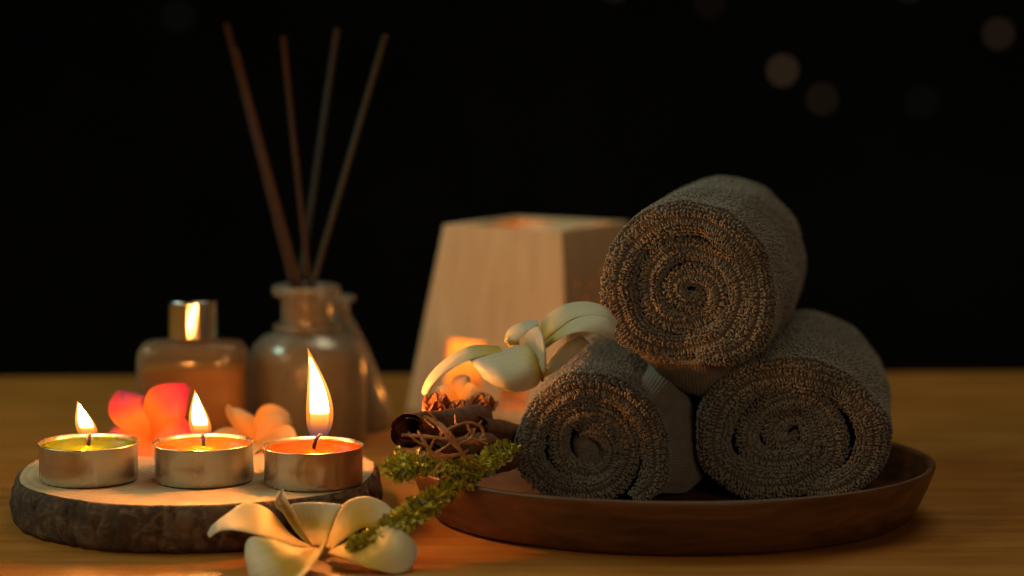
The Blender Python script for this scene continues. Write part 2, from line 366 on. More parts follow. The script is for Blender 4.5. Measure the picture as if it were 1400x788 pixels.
# ------------------------------------------------------------------ tealights
def flame_part(name, base, Hf, Rf, m, lean, parent, u0=0., curve=0., k=1.0):
    q = np.linspace(0, 1, 26); 
    prof = np.sin(np.pi*np.clip(q, 0, 1)**.62)**.85*(1-q)**.18
    prof = prof/prof.max()*Rf; prof[0] = Rf*.16; prof[-1] = Rf*.01
    tt = np.linspace(0, 2*math.pi, 20, endpoint=False); V = np.zeros((26, 20, 3))
    V[..., 0] = prof[:, None]*np.cos(tt)+(lean*q**1.3*Hf+curve*np.sin(q*math.pi)*Hf)[:, None]; V[..., 1] = prof[:, None]*np.sin(tt)*.9; V[..., 2] = (q*Hf)[:, None]
    o = mk(name, V.reshape(-1, 3)+base, np.ascontiguousarray(grid_faces(26, 20, cv=True)), m, parent, attrs={'u': np.repeat(q, 20)})
    return o
def tealight(cx, zb, D, r, wax, label, fl, seed, group='lit tealights on the wood slice', wk=None, core=None):
    """fl=(height, radius, lean, curve, dx, dz) of the flame"""
    rg = np.random.RandomState(seed); x = (cx-700)/F*D/1.0*(1/math.cos(0)) 
    x = P(cx, 640, D)[0]
    c = np.array([x, D, zb]); t = thing('tealight', c, label, 'tealight', group)
    h = r*.775
    pr = [(.0001, .0004), (r*.90, .0004), (r*.945, .0001), (r*.975, .0005), (r*.99, .0016), (r*.985, h*.5), (r*.993, h*.93), (r*1.012, h*.965), (r*1.018, h*.99), (r*1.0, h*1.005), (r*.975, h*.985), (r*.968, h*.90), (r*.965, .003)]
    ph = rg.uniform(0, 6.28, 6)
    def fn(V, a, prof):
        d = sum(np.sin((k*7+5)*a+ph[k])*.00004 for k in range(6))+.00005*np.sin(64*a)
        s = 1+d[None, :]/r*np.clip(1-prof[:, 1]/h, .1, 1)[:, None]*1.5
        V[..., 0] *= s; V[..., 1] *= s; V[..., 2] += (.00008*np.sin(2*a+ph[0]))[None, :]*(prof[:, 1] > h*.8)[:, None]; return V
    v, f = lathe(pr, 96, c, fn); mk('cup', v, f, M_alu, t)
    wz = h*.86
    v, f = lathe([(r*.964, wz+.0006), (r*.93, wz+.0001), (r*.8, wz-.0003), (r*.45, wz-.0006), (r*.16, wz-.0005), (r*.06, wz+.0004), (.0002, wz+.0006)], 48, c)
    mk('wax', v, np.ascontiguousarray(f[:, ::-1]), wax, t)
    dx = fl[4]; w0 = c+np.array([0, 0, wz])
    wp = wk or [(0, 0, 0), (dx*.15, 0, .0018), (dx*.6, 0, .0036), (dx, 0, .0048)]
    wp = [w0+np.array(p_) for p_ in wp]
    v, f = tube(wp, [.0007, .0007, .00075, .0006], 7, 10, True, .15, rg); w = mk('wick', v, f, M_wick, t)
    fb = w0+np.array([dx+.0*fl[4], 0, fl[5]])
    flame_part('flame', fb+np.array([0, 0, -.0006]), fl[0]*1.06, fl[1]*1.30, M_shell, fl[2], t, curve=fl[3])
    flame_part('flame_core', fb+np.array([0, 0, .0002]), fl[0]*.97, fl[1]*.90, core or M_core, fl[2], t, curve=fl[3])
    return t
tealight(121.5, LZ+.0002, .7475, .0171, M_wax_g, 'tealight with green wax and the smallest flame, nearest the bark edge', (.0130, .0027, -.30, -.02, .0006, .0030), 1)
tealight(279, LZ+.0002, .7468, .0172, M_wax_y, 'tealight with cream yellow wax between the green and the orange one', (.0170, .0029, -.14, -.02, -.0003, .0028), 2)
tealight(429, LZ+.0002, .7413, .0171, M_wax_o, 'tealight with bright orange wax and the tallest flame', (.0305, .0036, -.10, .05, .0016, .0038), 3,
         wk=[(0, 0, 0), (.0003, 0, .0022), (.0012, 0, .0044), (.0028, 0, .0056)])

# ------------------------------------------------------------------ lantern
top_h, Lz = .0605/2*1, .0845
c0 = P(731, 305.5, 1.0)
Lc = np.array([P(731, 560, 1.003)[0]+.001, 1.003, 0.0])
near = np.array([.0100, -.0425]); near *= 1.0
LT = thing('wooden_lantern', Lc, 'pale wooden tapered square lantern with open top glowing inside', 'lantern')
def rot(v): return np.array([v[1], -v[0]])      # turns near -> left
nT = near; lT = rot(nT)
if lT[0] > 0: lT = -lT
ks = 1.41
cT = [lT, nT, -lT, -nT]                          # left, near, right, back corners (top)
def panel(k, holes, thick=.0032):
    a, b_ = cT[k], cT[(k+1) % 4]
    At, Bt = np.array([*a, Lz]), np.array([*b_, Lz]); Ab, Bb = np.array([*(a*ks), 0]), np.array([*(b_*ks), 0])
    ex = (Bb-Ab); wb = np.linalg.norm(ex); ex /= wb
    mid_b, mid_t = (Ab+Bb)/2, (At+Bt)/2; ey = mid_t-mid_b; hh = np.linalg.norm(ey); ey /= hh; wt = np.linalg.norm(Bt-At)
    nz = np.cross(ex, ey)
    cu = bpy.data.curves.new('panel', 'CURVE'); cu.dimensions = '2D'; cu.fill_mode = 'BOTH'; cu.extrude = thick/2; cu.bevel_depth = .0004; cu.bevel_resolution = 1; cu.offset = -.0003
    def spl(pts):
        s = cu.splines.new('POLY'); s.points.add(len(pts)-1); s.use_cyclic_u = True
        for p_, q_ in zip(s.points, pts): p_.co = (q_[0], q_[1], 0, 1)
    spl([(-wb/2, 0), (wb/2, 0), (wt/2, hh), (-wt/2, hh)])
    for hpts in holes: spl(hpts)
    co = bpy.data.objects.new('tmp', cu); COL.objects.link(co)
    dg = bpy.context.evaluated_depsgraph_get(); me = bpy.data.meshes.new_from_object(co.evaluated_get(dg))
    bpy.data.objects.remove(co)
    R = np.stack([ex, ey, nz], 1); V = np.array([v.co[:] for v in me.vertices]) @ R.T + mid_b - nz*thick/2*(1 if np.dot(nz[:2], mid_b[:2]) > 0 else -1)
    for v_, q_ in zip(me.vertices, V): v_.co = q_
    me.update(); me.materials.clear(); me.materials.append(M_lant); me.name = 'side_panel'
    o = bpy.data.objects.new('side_panel', me); COL.objects.link(o); o.parent = LT
def circ(x, y, r, n=14): return [(x+r*math.cos(6.2832*i/n), y+r*math.sin(6.2832*i/n)) for i in range(n)]
def rr_(x0, x1, y0, y1): return [(x0, y0), (x1, y0), (x1, y1*.75), ((x1*.85+x0*.15), y1*.96), ((x0+x1)/2, y1), ((x0*.85+x1*.15), y1*.96), (x0, y1*.75)]
panel(0, [[(-.0245, .006), (-.004, .006), (-.004, .034), (-.0245, .034)], [(.006, .004), (.020, .004), (.020, .016), (.006, .016)]])
dots = [(-.0235, .062), (-.0165, .054), (-.0215, .047), (-.013, .045), (-.010, .060), (-.006, .050)]
panel(1, [circ(x, y, .0016) for x, y in dots]+[circ(-x, y, .0016) for x, y in dots]+[circ(0, .066, .0016)])
panel(2, []); panel(3, [])
# base board, dish across the top
def quad_prism(sc0, z0, sc1, z1):
    v = [(*(c*sc0), z0) for c in cT]+[(*(c*sc1), z1) for c in cT]
    return np.array(v)+Lc, [[0, 1, 2, 3][::-1], [4, 5, 6, 7], [0, 1, 5, 4], [1, 2, 6, 5], [2, 3, 7, 6], [3, 0, 4, 7]]
v, f = quad_prism(1.25, .0005, 1.24, .0035); mk('base_board', v, f, M_lant, LT, False)
v, f = lathe([(.0001, Lz-.020), (.012, Lz-.019), (.022, Lz-.013), (.0265, Lz-.0045), (.0275, Lz-.0043), (.0235, Lz-.014), (.013, Lz-.0215), (.0001, Lz-.0225)], 48, Lc); mk('oil_dish', v, f, M_cream, LT)
tl = tealight(640, .0037, 1.0, .0165, M_wax_y, 'tealight burning inside the wooden lantern behind its opening', (.016, .0032, .02, 0, 0, .0016), 9, group=None, core=M_core_s)
sh = np.array([Lc[0]-.008-tl.location[0], .998-tl.location[1], 0]); tl.location = (Lc[0]-.008, .998, .0037)

# ------------------------------------------------------------------ bottles
def sq_profile(cx, cy, wx, wy, levels, n=64, e=4.0):
    t_ = np.linspace(0, 2*math.pi, n, endpoint=False)
    c_, s_ = np.cos(t_), np.sin(t_); ux = np.sign(c_)*np.abs(c_)**(2/e); uy = np.sign(s_)*np.abs(s_)**(2/e)
    V = []
    for sc, z, rnd in levels:
        x = wx*sc*(ux*(1-rnd)) + c_*wx*sc*rnd; y = wy*sc*(uy*(1-rnd))+s_*wy*sc*rnd
        V.append(np.stack([x+cx, y+cy, np.full(n, z)], 1))
    return np.vstack(V), np.ascontiguousarray(grid_faces(len(levels), n, cv=True)[:, ::-1])
D = .885; bx = P(264, 500, D)[0]; 
t = thing('perfume_bottle', (bx, D, 0), 'small rectangular bottle of amber oil with a shiny silver cap', 'bottle')
w2 = 76/F*D; lv = [(.001, .0004, 0), (.93, .0002, 0), (.985, .0016, 0), (1, .004, 0), (1, .038, 0), (.975, .0422, 0), (.88, .0452, 0), (.55, .0463, .6), (.36, .0467, 1), (.34, .0505, 1)]
v, f = sq_profile(bx, D, w2, .014, lv); mk('glass_body', v, f, M_glass, t)
lv = [(.001, .003, 0), (.90, .003, 0), (.93, .005, 0), (.93, .0345, 0), (.90, .0352, 0), (.001, .0352, 0)]
v, f = sq_profile(bx, D, w2, .0135, lv); mk('oil', v, f, M_amber, t)
cr = 35/F*D; v, f = lathe([(cr*.9, .0475), (cr*.995, .0476), (cr, .0479), (cr, .0483), (cr, .0550), (cr, .0619), (cr, .0624), (cr*.985, .0628), (cr*.95, .0630), (cr*.9, .06302), (.0001, .0631)], 96, (bx, D, 0)); mk('cap', v, f, M_chrome, t)

D = .905; bx = P(420, 500, D)[0]; k = D/F
t = thing('diffuser_bottle', (bx, D, 0), 'round shouldered clear glass diffuser bottle holding thin scent sticks', 'bottle')
R0 = 81*k
pr = [(.0001, .001), (R0*.9, .0005), (R0*.985, .002), (R0, .005), (R0, .0335), (R0*.975, .038), (R0*.90, .0420), (R0*.76, .0452), (R0*.56, .0472), (36*k, .0484), (35*k, .0500), (35*k, .0608), (38*k, .0618), (46*k, .0626), (48*k, .0645), (46*k, .0664), (40*k, .0670), (31*k, .0664), (29*k, .0635), (29*k, .050), (33*k, .0478), (R0*.75, .0435), (R0*.92, .037), (R0*.93, .006), (R0*.85, .0035), (.0001, .0035)]
v, f = lathe(pr, 64, (bx, D, 0)); mk('glass_body', v, f, M_glass_t, t)
a_ = np.linspace(0, 6.2832, 40)
v, f = lathe([(41*k+.0016*math.cos(q), .0494+.0013*math.sin(q)) for q in a_], 48, (bx, D, 0)); mk('neck_ring', v, f, M_glass, t)
v, f = lathe([(.0001, .0225), (R0*.90, .0225), (R0*.905, .0215), (R0*.905, .007), (R0*.83, .0042), (.0001, .0042)][::-1], 48, (bx, D, 0)); mk('oil', v, f, M_oil, t)
# reeds
def reed(p0, p1, r, m, label):
    v, f = tube([p0, (np.array(p0)*.5+np.array(p1)*.5), p1], r, 10, 6); 
    o = mk('scent_stick', v, f, m, loc=p0); o['label'] = label; o['category'] = 'scent stick'; o['group'] = 'sticks standing in the diffuser bottle'
D0 = .905
def rd(topx, topy, midx, midy, dy, r, m, lab):
    T_ = P(topx, topy, D0+dy); M_ = P(midx, midy, D0+dy*.12); d_ = M_-T_
    s_ = (M_[2]-.006)/(-d_[2]); B_ = M_+d_*s_
    # keep foot inside the bottle
    c_ = np.array([bx, D0]); q_ = B_[:2]-c_; l_ = np.linalg.norm(q_)
    if l_ > .017: q_ *= .017/l_; B_ = np.array([*(c_+q_), B_[2]])
    reed(B_, T_, r, m, lab)
rd(310, 32, 401, 392, .020, .00145, M_reed_b, 'leftmost brown scent stick, the longest, leaning left in the diffuser bottle')
rd(322, 66, 411, 395, -.012, .0013, M_reed_b, 'brown scent stick close beside the leftmost one and a little shorter')
rd(387, 50, 423, 392, .010, .0013, M_reed_b, 'nearly upright brown scent stick between the left pair and the grey sticks')
rd(461, 40, 409, 392, .024, .0014, M_reed_g, 'grey scent stick leaning slightly right in the diffuser bottle')
rd(527, 48, 424, 392, -.016, .0014, M_reed_g, 'rightmost grey scent stick, leaning farthest right')

D = .945; bx2 = P(462, 500, D)[0]; k = D/F
t = thing('cone_bottle', (bx2, D, 0), 'clear cone shaped glass bottle half hidden behind the diffuser bottle', 'bottle')
v, f = lathe([(.0001, .001), (.0235, .0006), (.0245, .003), (.0205, .016), (.0135, .034), (.0078, .0455), (.0052, .050), (.0052, .0545), (.0078, .0556), (.0080, .0575), (.0045, .0580), (.0042, .050), (.0068, .045), (.0125, .0335), (.0192, .016), (.0225, .0035), (.0001, .003)], 48, (bx2, D, 0))
mk('glass_body', v, f, M_glass_t, t)

# ------------------------------------------------------------------ flowers
def solid_sheet(G, thick, edge=.35):
    """G: (n,m,3) surface -> closed sheet with rounded rims; returns verts, faces, u"""
    n_, m_ = G.shape[:2]
    du = np.gradient(G, axis=0); dv_ = np.gradient(G, axis=1); nr = np.cross(du, dv_); nr /= np.linalg.norm(nr, axis=2)[..., None]+1e-12
    u = np.linspace(0, 1, n_)[:, None]; w = np.linspace(-1, 1, m_)[None, :]
    e = np.sqrt(np.clip(1-np.abs(w)**8, 0, 1))*np.sqrt(np.clip(1-u**14, 0, 1))*np.ones((n_, m_))
    top = G+nr*(thick/2*e)[..., None]; bot = G-nr*(thick/2*e)[..., None]
    V = np.vstack([top.reshape(-1, 3), bot.reshape(-1, 3)]); f1 = grid_faces(n_, m_); f2 = grid_faces(n_, m_, base=n_*m_)[:, ::-1]
    uu = np.tile(np.repeat(np.linspace(0, 1, n_), m_), 2)
    return V, np.ascontiguousarray(np.vstack([f1, f2])), {'u': uu, 'v': np.tile(np.tile(np.linspace(-1, 1, m_), n_), 2)}
def patch(curves, nu=34, nv=22):
    """curves: across the petal, each a list of world points from base to tip"""
    C = np.array([catmull(c, nu) for c in curves])          # k,nu,3
    G = np.array([catmull(C[:, i], nv) for i in range(nu)])  # nu,nv,3
    return G
def px(l): return [P(*q) for q in l]
def petals(name_root, base, label, cat, group, lst, m, thick=.0007):
    t = thing('plumeria_flower', base, label, cat, group)
    for cs in lst:
        G = patch([px(c) for c in cs]); V, Fc, u = solid_sheet(G, thick)
        mk('petal', V, Fc, m, t, attrs=u)
    return t
def fpt(x, y, Y): return (260+x/3.043, 620+y/3.043, Y)      # coordinates read off an enlargement
Fr = []
# left long petal
Fr.append([[fpt(500, 388, .695), fpt(420, 340, .699), fpt(330, 235, .703), fpt(230, 205, .703), fpt(150, 255, .701), fpt(88, 300, .700)],
           [fpt(500, 390, .692), fpt(400, 345, .692), fpt(300, 282, .694), fpt(200, 272, .695), fpt(130, 285, .696), fpt(72, 335, .698)],
           [fpt(502, 392, .689), fpt(400, 378, .686), fpt(300, 345, .685), fpt(200, 322, .687), fpt(130, 322, .691), fpt(80, 352, .696)]])
# front left broad petal, its right rim folded up
Fr.append([[fpt(505, 392, .689), fpt(440, 388, .684), fpt(340, 358, .682), fpt(265, 346, .684), fpt(232, 372, .684), fpt(226, 430, .681)],
           [fpt(520, 398, .687), fpt(450, 415, .677), fpt(380, 450, .672), fpt(310, 480, .672), fpt(270, 500, .673), fpt(250, 520, .674)],
           [fpt(545, 400, .686), fpt(500, 450, .674), fpt(440, 510, .668), fpt(380, 560, .666), fpt(330, 580, .667), fpt(290, 560, .670)],
           [fpt(560, 395, .686), fpt(575, 345, .680), fpt(540, 420, .671), fpt(480, 500, .663), fpt(430, 560, .660), fpt(350, 590, .664)]])
# upright thin back-left petal seen nearly edge-on
Fr.append([[fpt(500, 388, .697), fpt(440, 330, .704), fpt(385, 250, .708), fpt(352, 215, .708), fpt(378, 150, .708)],
           [fpt(505, 386, .698), fpt(455, 310, .706), fpt(410, 235, .710), fpt(372, 190, .710), fpt(384, 148, .709)],
           [fpt(512, 386, .696), fpt(475, 330, .700), fpt(440, 255, .703), fpt(405, 195, .705), fpt(388, 150, .708)]])
# broad back petal
Fr.append([[fpt(510, 386, .698), fpt(470, 330, .705), fpt(435, 260, .709), fpt(420, 215, .711), fpt(450, 206, .712)],
           [fpt(530, 384, .699), fpt(525, 320, .707), fpt(530, 255, .711), fpt(535, 212, .713), fpt(530, 206, .714)],
           [fpt(555, 386, .698), fpt(580, 330, .705), fpt(610, 265, .709), fpt(640, 222, .711), fpt(625, 212, .712)]])
# right back petal arching over
Fr.append([[fpt(560, 390, .697), fpt(590, 310, .702), fpt(640, 210, .705), fpt(720, 178, .705), fpt(800, 200, .703), fpt(860, 250, .700)],
           [fpt(575, 395, .693), fpt(630, 310, .699), fpt(700, 240, .702), fpt(770, 222, .702), fpt(830, 245, .700), fpt(880, 290, .697)],
           [fpt(590, 400, .690), fpt(660, 345, .695), fpt(730, 305, .698), fpt(800, 290, .698), fpt(860, 300, .696), fpt(900, 330, .694)]])
# right front petal
Fr.append([[fpt(585, 402, .690), fpt(650, 370, .692), fpt(740, 320, .692), fpt(840, 300, .691), fpt(910, 340, .690), fpt(950, 400, .688)],
           [fpt(580, 410, .687), fpt(680, 410, .684), fpt(780, 400, .681), fpt(860, 400, .681), fpt(920, 420, .683), fpt(940, 440, .685)],
           [fpt(570, 420, .685), fpt(660, 445, .679), fpt(760, 480, .675), fpt(850, 500, .675), fpt(910, 485, .678), fpt(928, 455, .683)]])
# rear right petal peeping out
Fr.append([[fpt(860, 300, .704), fpt(900, 330, .706), fpt(940, 350, .706), fpt(962, 385, .705)],
           [fpt(850, 340, .701), fpt(890, 380, .701), fpt(930, 410, .701), fpt(962, 400, .702)],
           [fpt(850, 380, .697), fpt(890, 420, .697), fpt(925, 450, .697), fpt(955, 430, .699)]])
petals('f', (P(430, 750, .693)[0], .693, 0), 'white plumeria with yellow throat lying on the table in front of the candles', 'flower', 'plumeria flowers', Fr[:6], M_petal)

def g8(x, y, Y): return (540+x/2.388, 270+y/2.388, Y)
Fu = []
Fu.append([[g8(345, 487, .740), g8(250, 484, .740), g8(165, 528, .739), g8(112, 580, .737), g8(88, 630, .735), g8(95, 646, .734)],
           [g8(345, 495, .732), g8(255, 500, .731), g8(175, 545, .730), g8(122, 595, .730), g8(100, 640, .731), g8(98, 646, .732)],
           [g8(350, 505, .726), g8(262, 525, .726), g8(185, 562, .727), g8(130, 608, .728), g8(112, 640, .730), g8(102, 646, .732)]])
Fu.append([[g8(470, 470, .735), g8(400, 483, .731), g8(330, 500, .729), g8(275, 513, .729), g8(241, 524, .730)],
           [g8(478, 500, .729), g8(420, 520, .722), g8(350, 540, .719), g8(290, 548, .721), g8(246, 535, .727)],
           [g8(482, 550, .725), g8(440, 575, .716), g8(375, 595, .713), g8(315, 585, .717), g8(262, 557, .724)],
           [g8(480, 590, .726), g8(455, 622, .718), g8(390, 636, .714), g8(325, 615, .717), g8(285, 588, .723)]])
Fu.append([[g8(478, 600, .726), g8(472, 560, .722), g8(466, 510, .722), g8(455, 455, .726), g8(462, 424, .729)],
           [g8(482, 600, .725), g8(490, 560, .719), g8(488, 500, .719), g8(480, 450, .724), g8(465, 422, .729)],
           [g8(476, 590, .728), g8(440, 500, .733), g8(424, 470, .733), g8(432, 440, .732), g8(460, 421, .730)]])
Fu.append([[g8(375, 490, .742), g8(358, 465, .743), g8(372, 430, .744), g8(415, 407, .745), g8(472, 400, .745)],
           [g8(390, 490, .739), g8(378, 465, .738), g8(395, 440, .738), g8(430, 420, .739), g8(470, 408, .742)],
           [g8(410, 488, .737), g8(405, 470, .735), g8(418, 450, .735), g8(445, 432, .736), g8(470, 418, .740)]])
Fu.append([[g8(480, 455, .738), g8(480, 405, .742), g8(540, 355, .745), g8(615, 340, .746), g8(680, 355, .745), g8(720, 395, .742)],
           [g8(485, 462, .734), g8(510, 412, .735), g8(565, 372, .737), g8(630, 362, .738), g8(690, 378, .738), g8(725, 410, .738)],
           [g8(490, 470, .733), g8(530, 430, .731), g8(585, 395, .732), g8(640, 385, .733), g8(690, 400, .734), g8(720, 425, .735)]])
Fu.append([[g8(488, 470, .735), g8(540, 425, .733), g8(590, 395, .733), g8(640, 385, .733), g8(690, 395, .733), g8(720, 425, .733)],
           [g8(490, 480, .731), g8(545, 440, .727), g8(600, 420, .725), g8(650, 418, .726), g8(695, 432, .728), g8(718, 450, .730)],
           [g8(492, 495, .730), g8(545, 458, .724), g8(600, 440, .722), g8(650, 445, .723), g8(690, 460, .726), g8(712, 468, .729)]])
Fu.append([[g8(485, 575, .731), g8(500, 540, .735), g8(530, 500, .738), g8(570, 465, .740), g8(605, 448, .741)],
           [g8(484, 582, .729), g8(515, 550, .733), g8(550, 520, .736), g8(590, 485, .739), g8(620, 460, .741)],
           [g8(484, 590, .729), g8(520, 572, .731), g8(560, 540, .735), g8(600, 505, .739), g8(635, 475, .741)]])
petals('u', (P(720, 480, .735)[0], .735, P(720, 500, .735)[2]), 'large white plumeria with curled petals leaning on the lower towel', 'flower', 'plumeria flowers', Fu, M_petal_u)

def flower(c, axis, size, m, label, seed, spin=0., openness=.9):
    rg = np.random.RandomState(seed); t = thing('plumeria_flower', c, label, 'flower', 'plumeria flowers')
    ax = np.array(axis, float); ax /= np.linalg.norm(ax); r1 = np.cross([0, 0, 1.], ax); r1 /= np.linalg.norm(r1); r2 = np.cross(ax, r1)
    for k in range(5):
        a = spin+k*2*math.pi/5+rg.uniform(-.08, .08); nu, nv = 26, 17
        u = np.linspace(0, 1, nu)[:, None]; w = np.linspace(-1, 1, nv)[None, :]
        wid = size*.40*np.sin(np.pi*np.clip(u, 0, 1)**.72*.93+.10)**.9*(u**.25)+size*.02; wid = wid*(1-.55*u**3)
        l = u*size*openness
        rise = size*(.38*np.sin(u*1.7)-.32*u**3*(1+rg.uniform(-.4, .4)))
        side = w*wid; curl = size*(.20*np.abs(w-.15)**2.5*np.where(w > 0, 1.1, -.55))*np.sin(u*2.6)
        skew = .22*u*size*1.0
        tan = side+skew*0.5
        er = r1*math.cos(a)+r2*math.sin(a); et = -r1*math.sin(a)+r2*math.cos(a)
        G = np.array(c)+l[..., None]*er+tan[..., None]*et+(rise+curl)[..., None]*ax
        V, Fc, uu = solid_sheet(G, .0006); mk('petal', V, Fc, m, t, attrs=uu)
    return t
flower(P(206, 597, .800), (-.12, -.80, .42), .0250, M_petal_p, 'pink and orange plumeria standing behind the green and cream tealights', 5, 2.14)
flower(P(348, 606, .812), (.10, -.42, .92), .0215, M_petal_b, 'cream plumeria lit orange behind the cream and orange tealights', 6, .5)
flower(P(628, 548, .785), (-.45, -.65, .7), .0115, M_petal_b, 'small cream plumeria glowing in front of the lantern opening', 8, .2)

# ------------------------------------------------------------------ tray
TC = np.array([P(917, 630, .7675)[0], .7675, 0.0])
t = thing('round_tray', TC, 'shallow round red-brown wooden tray under the rolled towels', 'tray')
pr = [(.0001, .0), (.080, .0), (.0835, .0004), (.0858, .0020), (.0885, .0065), (.0912, .0125), (.0930, .0175), (.0935, .0188), (.0934, .0196), (.0927, .0200), (.0915, .0198), (.0904, .0186), (.0882, .0130), (.0858, .0085), (.0825, .0063), (.0770, .0057), (.0001, .0056)]
def ovl(V, t, prof): V[..., 1] *= .81; return V
v, f = lathe(pr, 200, TC, ovl); mk('dish', v, f, M_tray, t)

# ------------------------------------------------------------------ towels
def snoise(x, rg, n=5, lo=.5, hi=4):
    f = 0
    for _ in range(n): k_ = rg.uniform(lo, hi); f = f+np.sin(k_*x+rg.uniform(0, 6.28))/n**.5
    return f
def loops_mesh(Pt, Nr, Td, ln, rad, rg):
    """little bent yarn loops: Pt base, Nr normal, Td lean direction (all (k,3)) -> verts, faces"""
    k_ = len(Pt); ns, sd = 5, 5
    tt = np.linspace(0, 1, ns)
    L_ = (ln*rg.uniform(.75, 1.25, k_))[:, None]; 
    B_ = np.cross(Nr, Td); B_ /= np.linalg.norm(B_, axis=1)[:, None]+1e-12
    bend = rg.uniform(.5, 1.25, k_)[:, None]; sidew = rg.uniform(-.35, .35, k_)[:, None]
    cen = [Pt+L_*(Nr*np.sin(q*1.9)*.50+Td*bend*(q**1.4)*.62+B_*sidew*q*q*.6)-Nr*.0002 for q in tt]
    rads = rad*np.array([.75, 1.0, 1.08, .92, .35]); V = np.zeros((k_, ns, sd, 3)); aa = np.linspace(0, 2*math.pi, sd, endpoint=False)
    rj = rg.uniform(.8, 1.25, k_)[:, None]
    for i in range(ns):
        j0, j1 = max(i-1, 0), min(i+1, ns-1); T_ = cen[j1]-cen[j0]; T_ /= np.linalg.norm(T_, axis=1)[:, None]+1e-12
        U_ = B_-T_*(B_*T_).sum(1)[:, None]; U_ /= np.linalg.norm(U_, axis=1)[:, None]+1e-12; W_ = np.cross(T_, U_)
        for s_ in range(sd): V[:, i, s_] = cen[i]+(U_*math.cos(aa[s_])+W_*math.sin(aa[s_]))*rads[i]*rj
    f0 = grid_faces(ns, sd, cv=True); Fc = (f0[None]+(np.arange(k_)*ns*sd)[:, None, None]).reshape(-1, 4)
    return V.reshape(-1, 3), Fc
def towel(face, yaw, pitch, L, seed, label, path, cen, scale, hs, turn1, lump=None, hem=None, k=.98):
    """path: the folded band's middle line on the roll's end, in units of an enlarged view; hs: its half thickness along the way"""
    rg = np.random.RandomState(seed); face = np.array(face)
    ax = np.array([math.sin(yaw)*math.cos(pitch), math.cos(yaw)*math.cos(pitch), math.sin(pitch)])
    e1 = np.cross(ax, [0, 0, 1.]); e1 /= np.linalg.norm(e1); e2 = np.cross(e1, ax)
    U = .000252/scale*k
    pp = np.array([((x-cen[0])*U, -(y-cen[1])*U) for x, y in path]); 
    root = thing('rolled_towel', face+e2*pp[:, 1].min()+ax*L*.5, label, 'towel', 'rolled towels stacked in the tray')
    rx = ry = .029
    dense = catmull(pp, 900); dl = np.concatenate([[0], np.cumsum(np.linalg.norm(np.diff(dense, axis=0), axis=1))])
    S_ = np.linspace(0, dl[-1], 900); dense = np.stack([np.interp(S_, dl, dense[:, q]) for q in (0, 1)], 1)
    ker = np.hanning(41); ker /= ker.sum(); pad = np.vstack([np.repeat(dense[:1], 20, 0), dense, np.repeat(dense[-1:], 20, 0)])
    dense = np.stack([np.convolve(pad[:, q], ker, 'valid') for q in (0, 1)], 1)
    wv = sum(np.sin(S_/.0031*q_+rg.uniform(0, 6.28))*.00018/q_**.5 for q_ in (.35, .7, 1.2)); dn = np.gradient(dense, axis=0); dn /= np.linalg.norm(dn, axis=1)[:, None]
    dense = dense+np.stack([dn[:, 1], -dn[:, 0]], 1)*wv[:, None]
    TT = dl[-1]/.0115; t_tab = np.linspace(0, TT, 900); T1 = turn1*TT
    area_ = np.sum(dense[:-1, 0]*dense[1:, 1]-dense[1:, 0]*dense[:-1, 1]); cdir = 1 if area_ > 0 else -1
    def ctr(th): return np.stack([np.interp(th, t_tab, dense[:, 0]), np.interp(th, t_tab, dense[:, 1])], -1)
    nt_ = np.stack([dn[:, 1], -dn[:, 0]], 1)*cdir
    def nrm(th):
        n_ = np.stack([np.interp(th, t_tab, nt_[:, 0]), np.interp(th, t_tab, nt_[:, 1])], -1); return n_/(np.linalg.norm(n_, axis=-1)[..., None]+1e-12)
    h = max(hs)
    def hb(th): return np.interp(th/TT, np.linspace(0, 1, len(hs)), hs)
    p1, p2 = rg.uniform(0, 6.28, 2)
    def a0(th): return .0008*np.sin(th*1.3+p1)+.0007*np.sin(th*2.7+p2)+.0030*(th/TT)
    def hh(th): return hb(th)*(1+.05*np.sin(th*2.1+p2)+.04*np.sin(th*5.3+p1))*np.clip((TT-th)/.25+.4, .35, 1)*(.30+.70*np.clip(th/.9, 0, 1))
    def front(th, w):
        H_ = hh(th); ft = np.sqrt(np.clip(1-w**2, 0, 1))*H_*.62+.00022*np.cos(w*math.pi*4)*(1-w**2)
        p_ = ctr(th)+nrm(th)*(H_*w)[..., None]; a_ = a0(th)-ft+h*.5
        return p_, a_
    def world(p_, a_): return face+p_[..., :1]*e1+p_[..., 1:2]*e2+np.asarray(a_)[..., None]*ax
    def side(th, a_, sgn=1):
        sh = 1-.16*np.clip((a_-(L-.012))/.012, 0, 1)**2.2
        c_ = ctr(th)+nrm(th)*(hh(th)*sgn)[..., None]
        bulge = 1+.035*np.sin(np.clip(a_/L, 0, 1)*math.pi)+.012*np.sin(a_*90+th*2+p1)
        return c_*(sh*bulge)[..., None], a_+a0(th)*np.clip(1-a_/.02, 0, 1)
    nth = int(dl[-1]/.0007); th = np.linspace(0, TT, nth)
    cols = []
    for a_ in np.concatenate([np.linspace(L, .006, 26), [h*.6+.0005]]):
        p_, q_ = side(th, np.full(nth, a_)); cols.append(world(p_, q_))
    for w_ in np.cos(np.linspace(0, math.pi, 17)):
        p_, q_ = front(th, np.full(nth, w_)); cols.append(world(p_, q_))
    for a_ in (h*.6+.001, .006, .014, .022):
        p_, q_ = side(th, np.full(nth, a_), -1); cols.append(world(p_, q_))
    V = np.stack(cols, 1); m_ = V.shape[1]
    mk('terry_sheet', V.reshape(-1, 3), np.ascontiguousarray(grid_faces(nth, m_)), M_terry, root)
    # back end cap
    tb_ = np.linspace(0, T1, 48, endpoint=False); p_, q_ = side(tb_, np.full(48, L*.999)); c_ = world(p_, q_)
    cc = c_.mean(0)+ax*.003
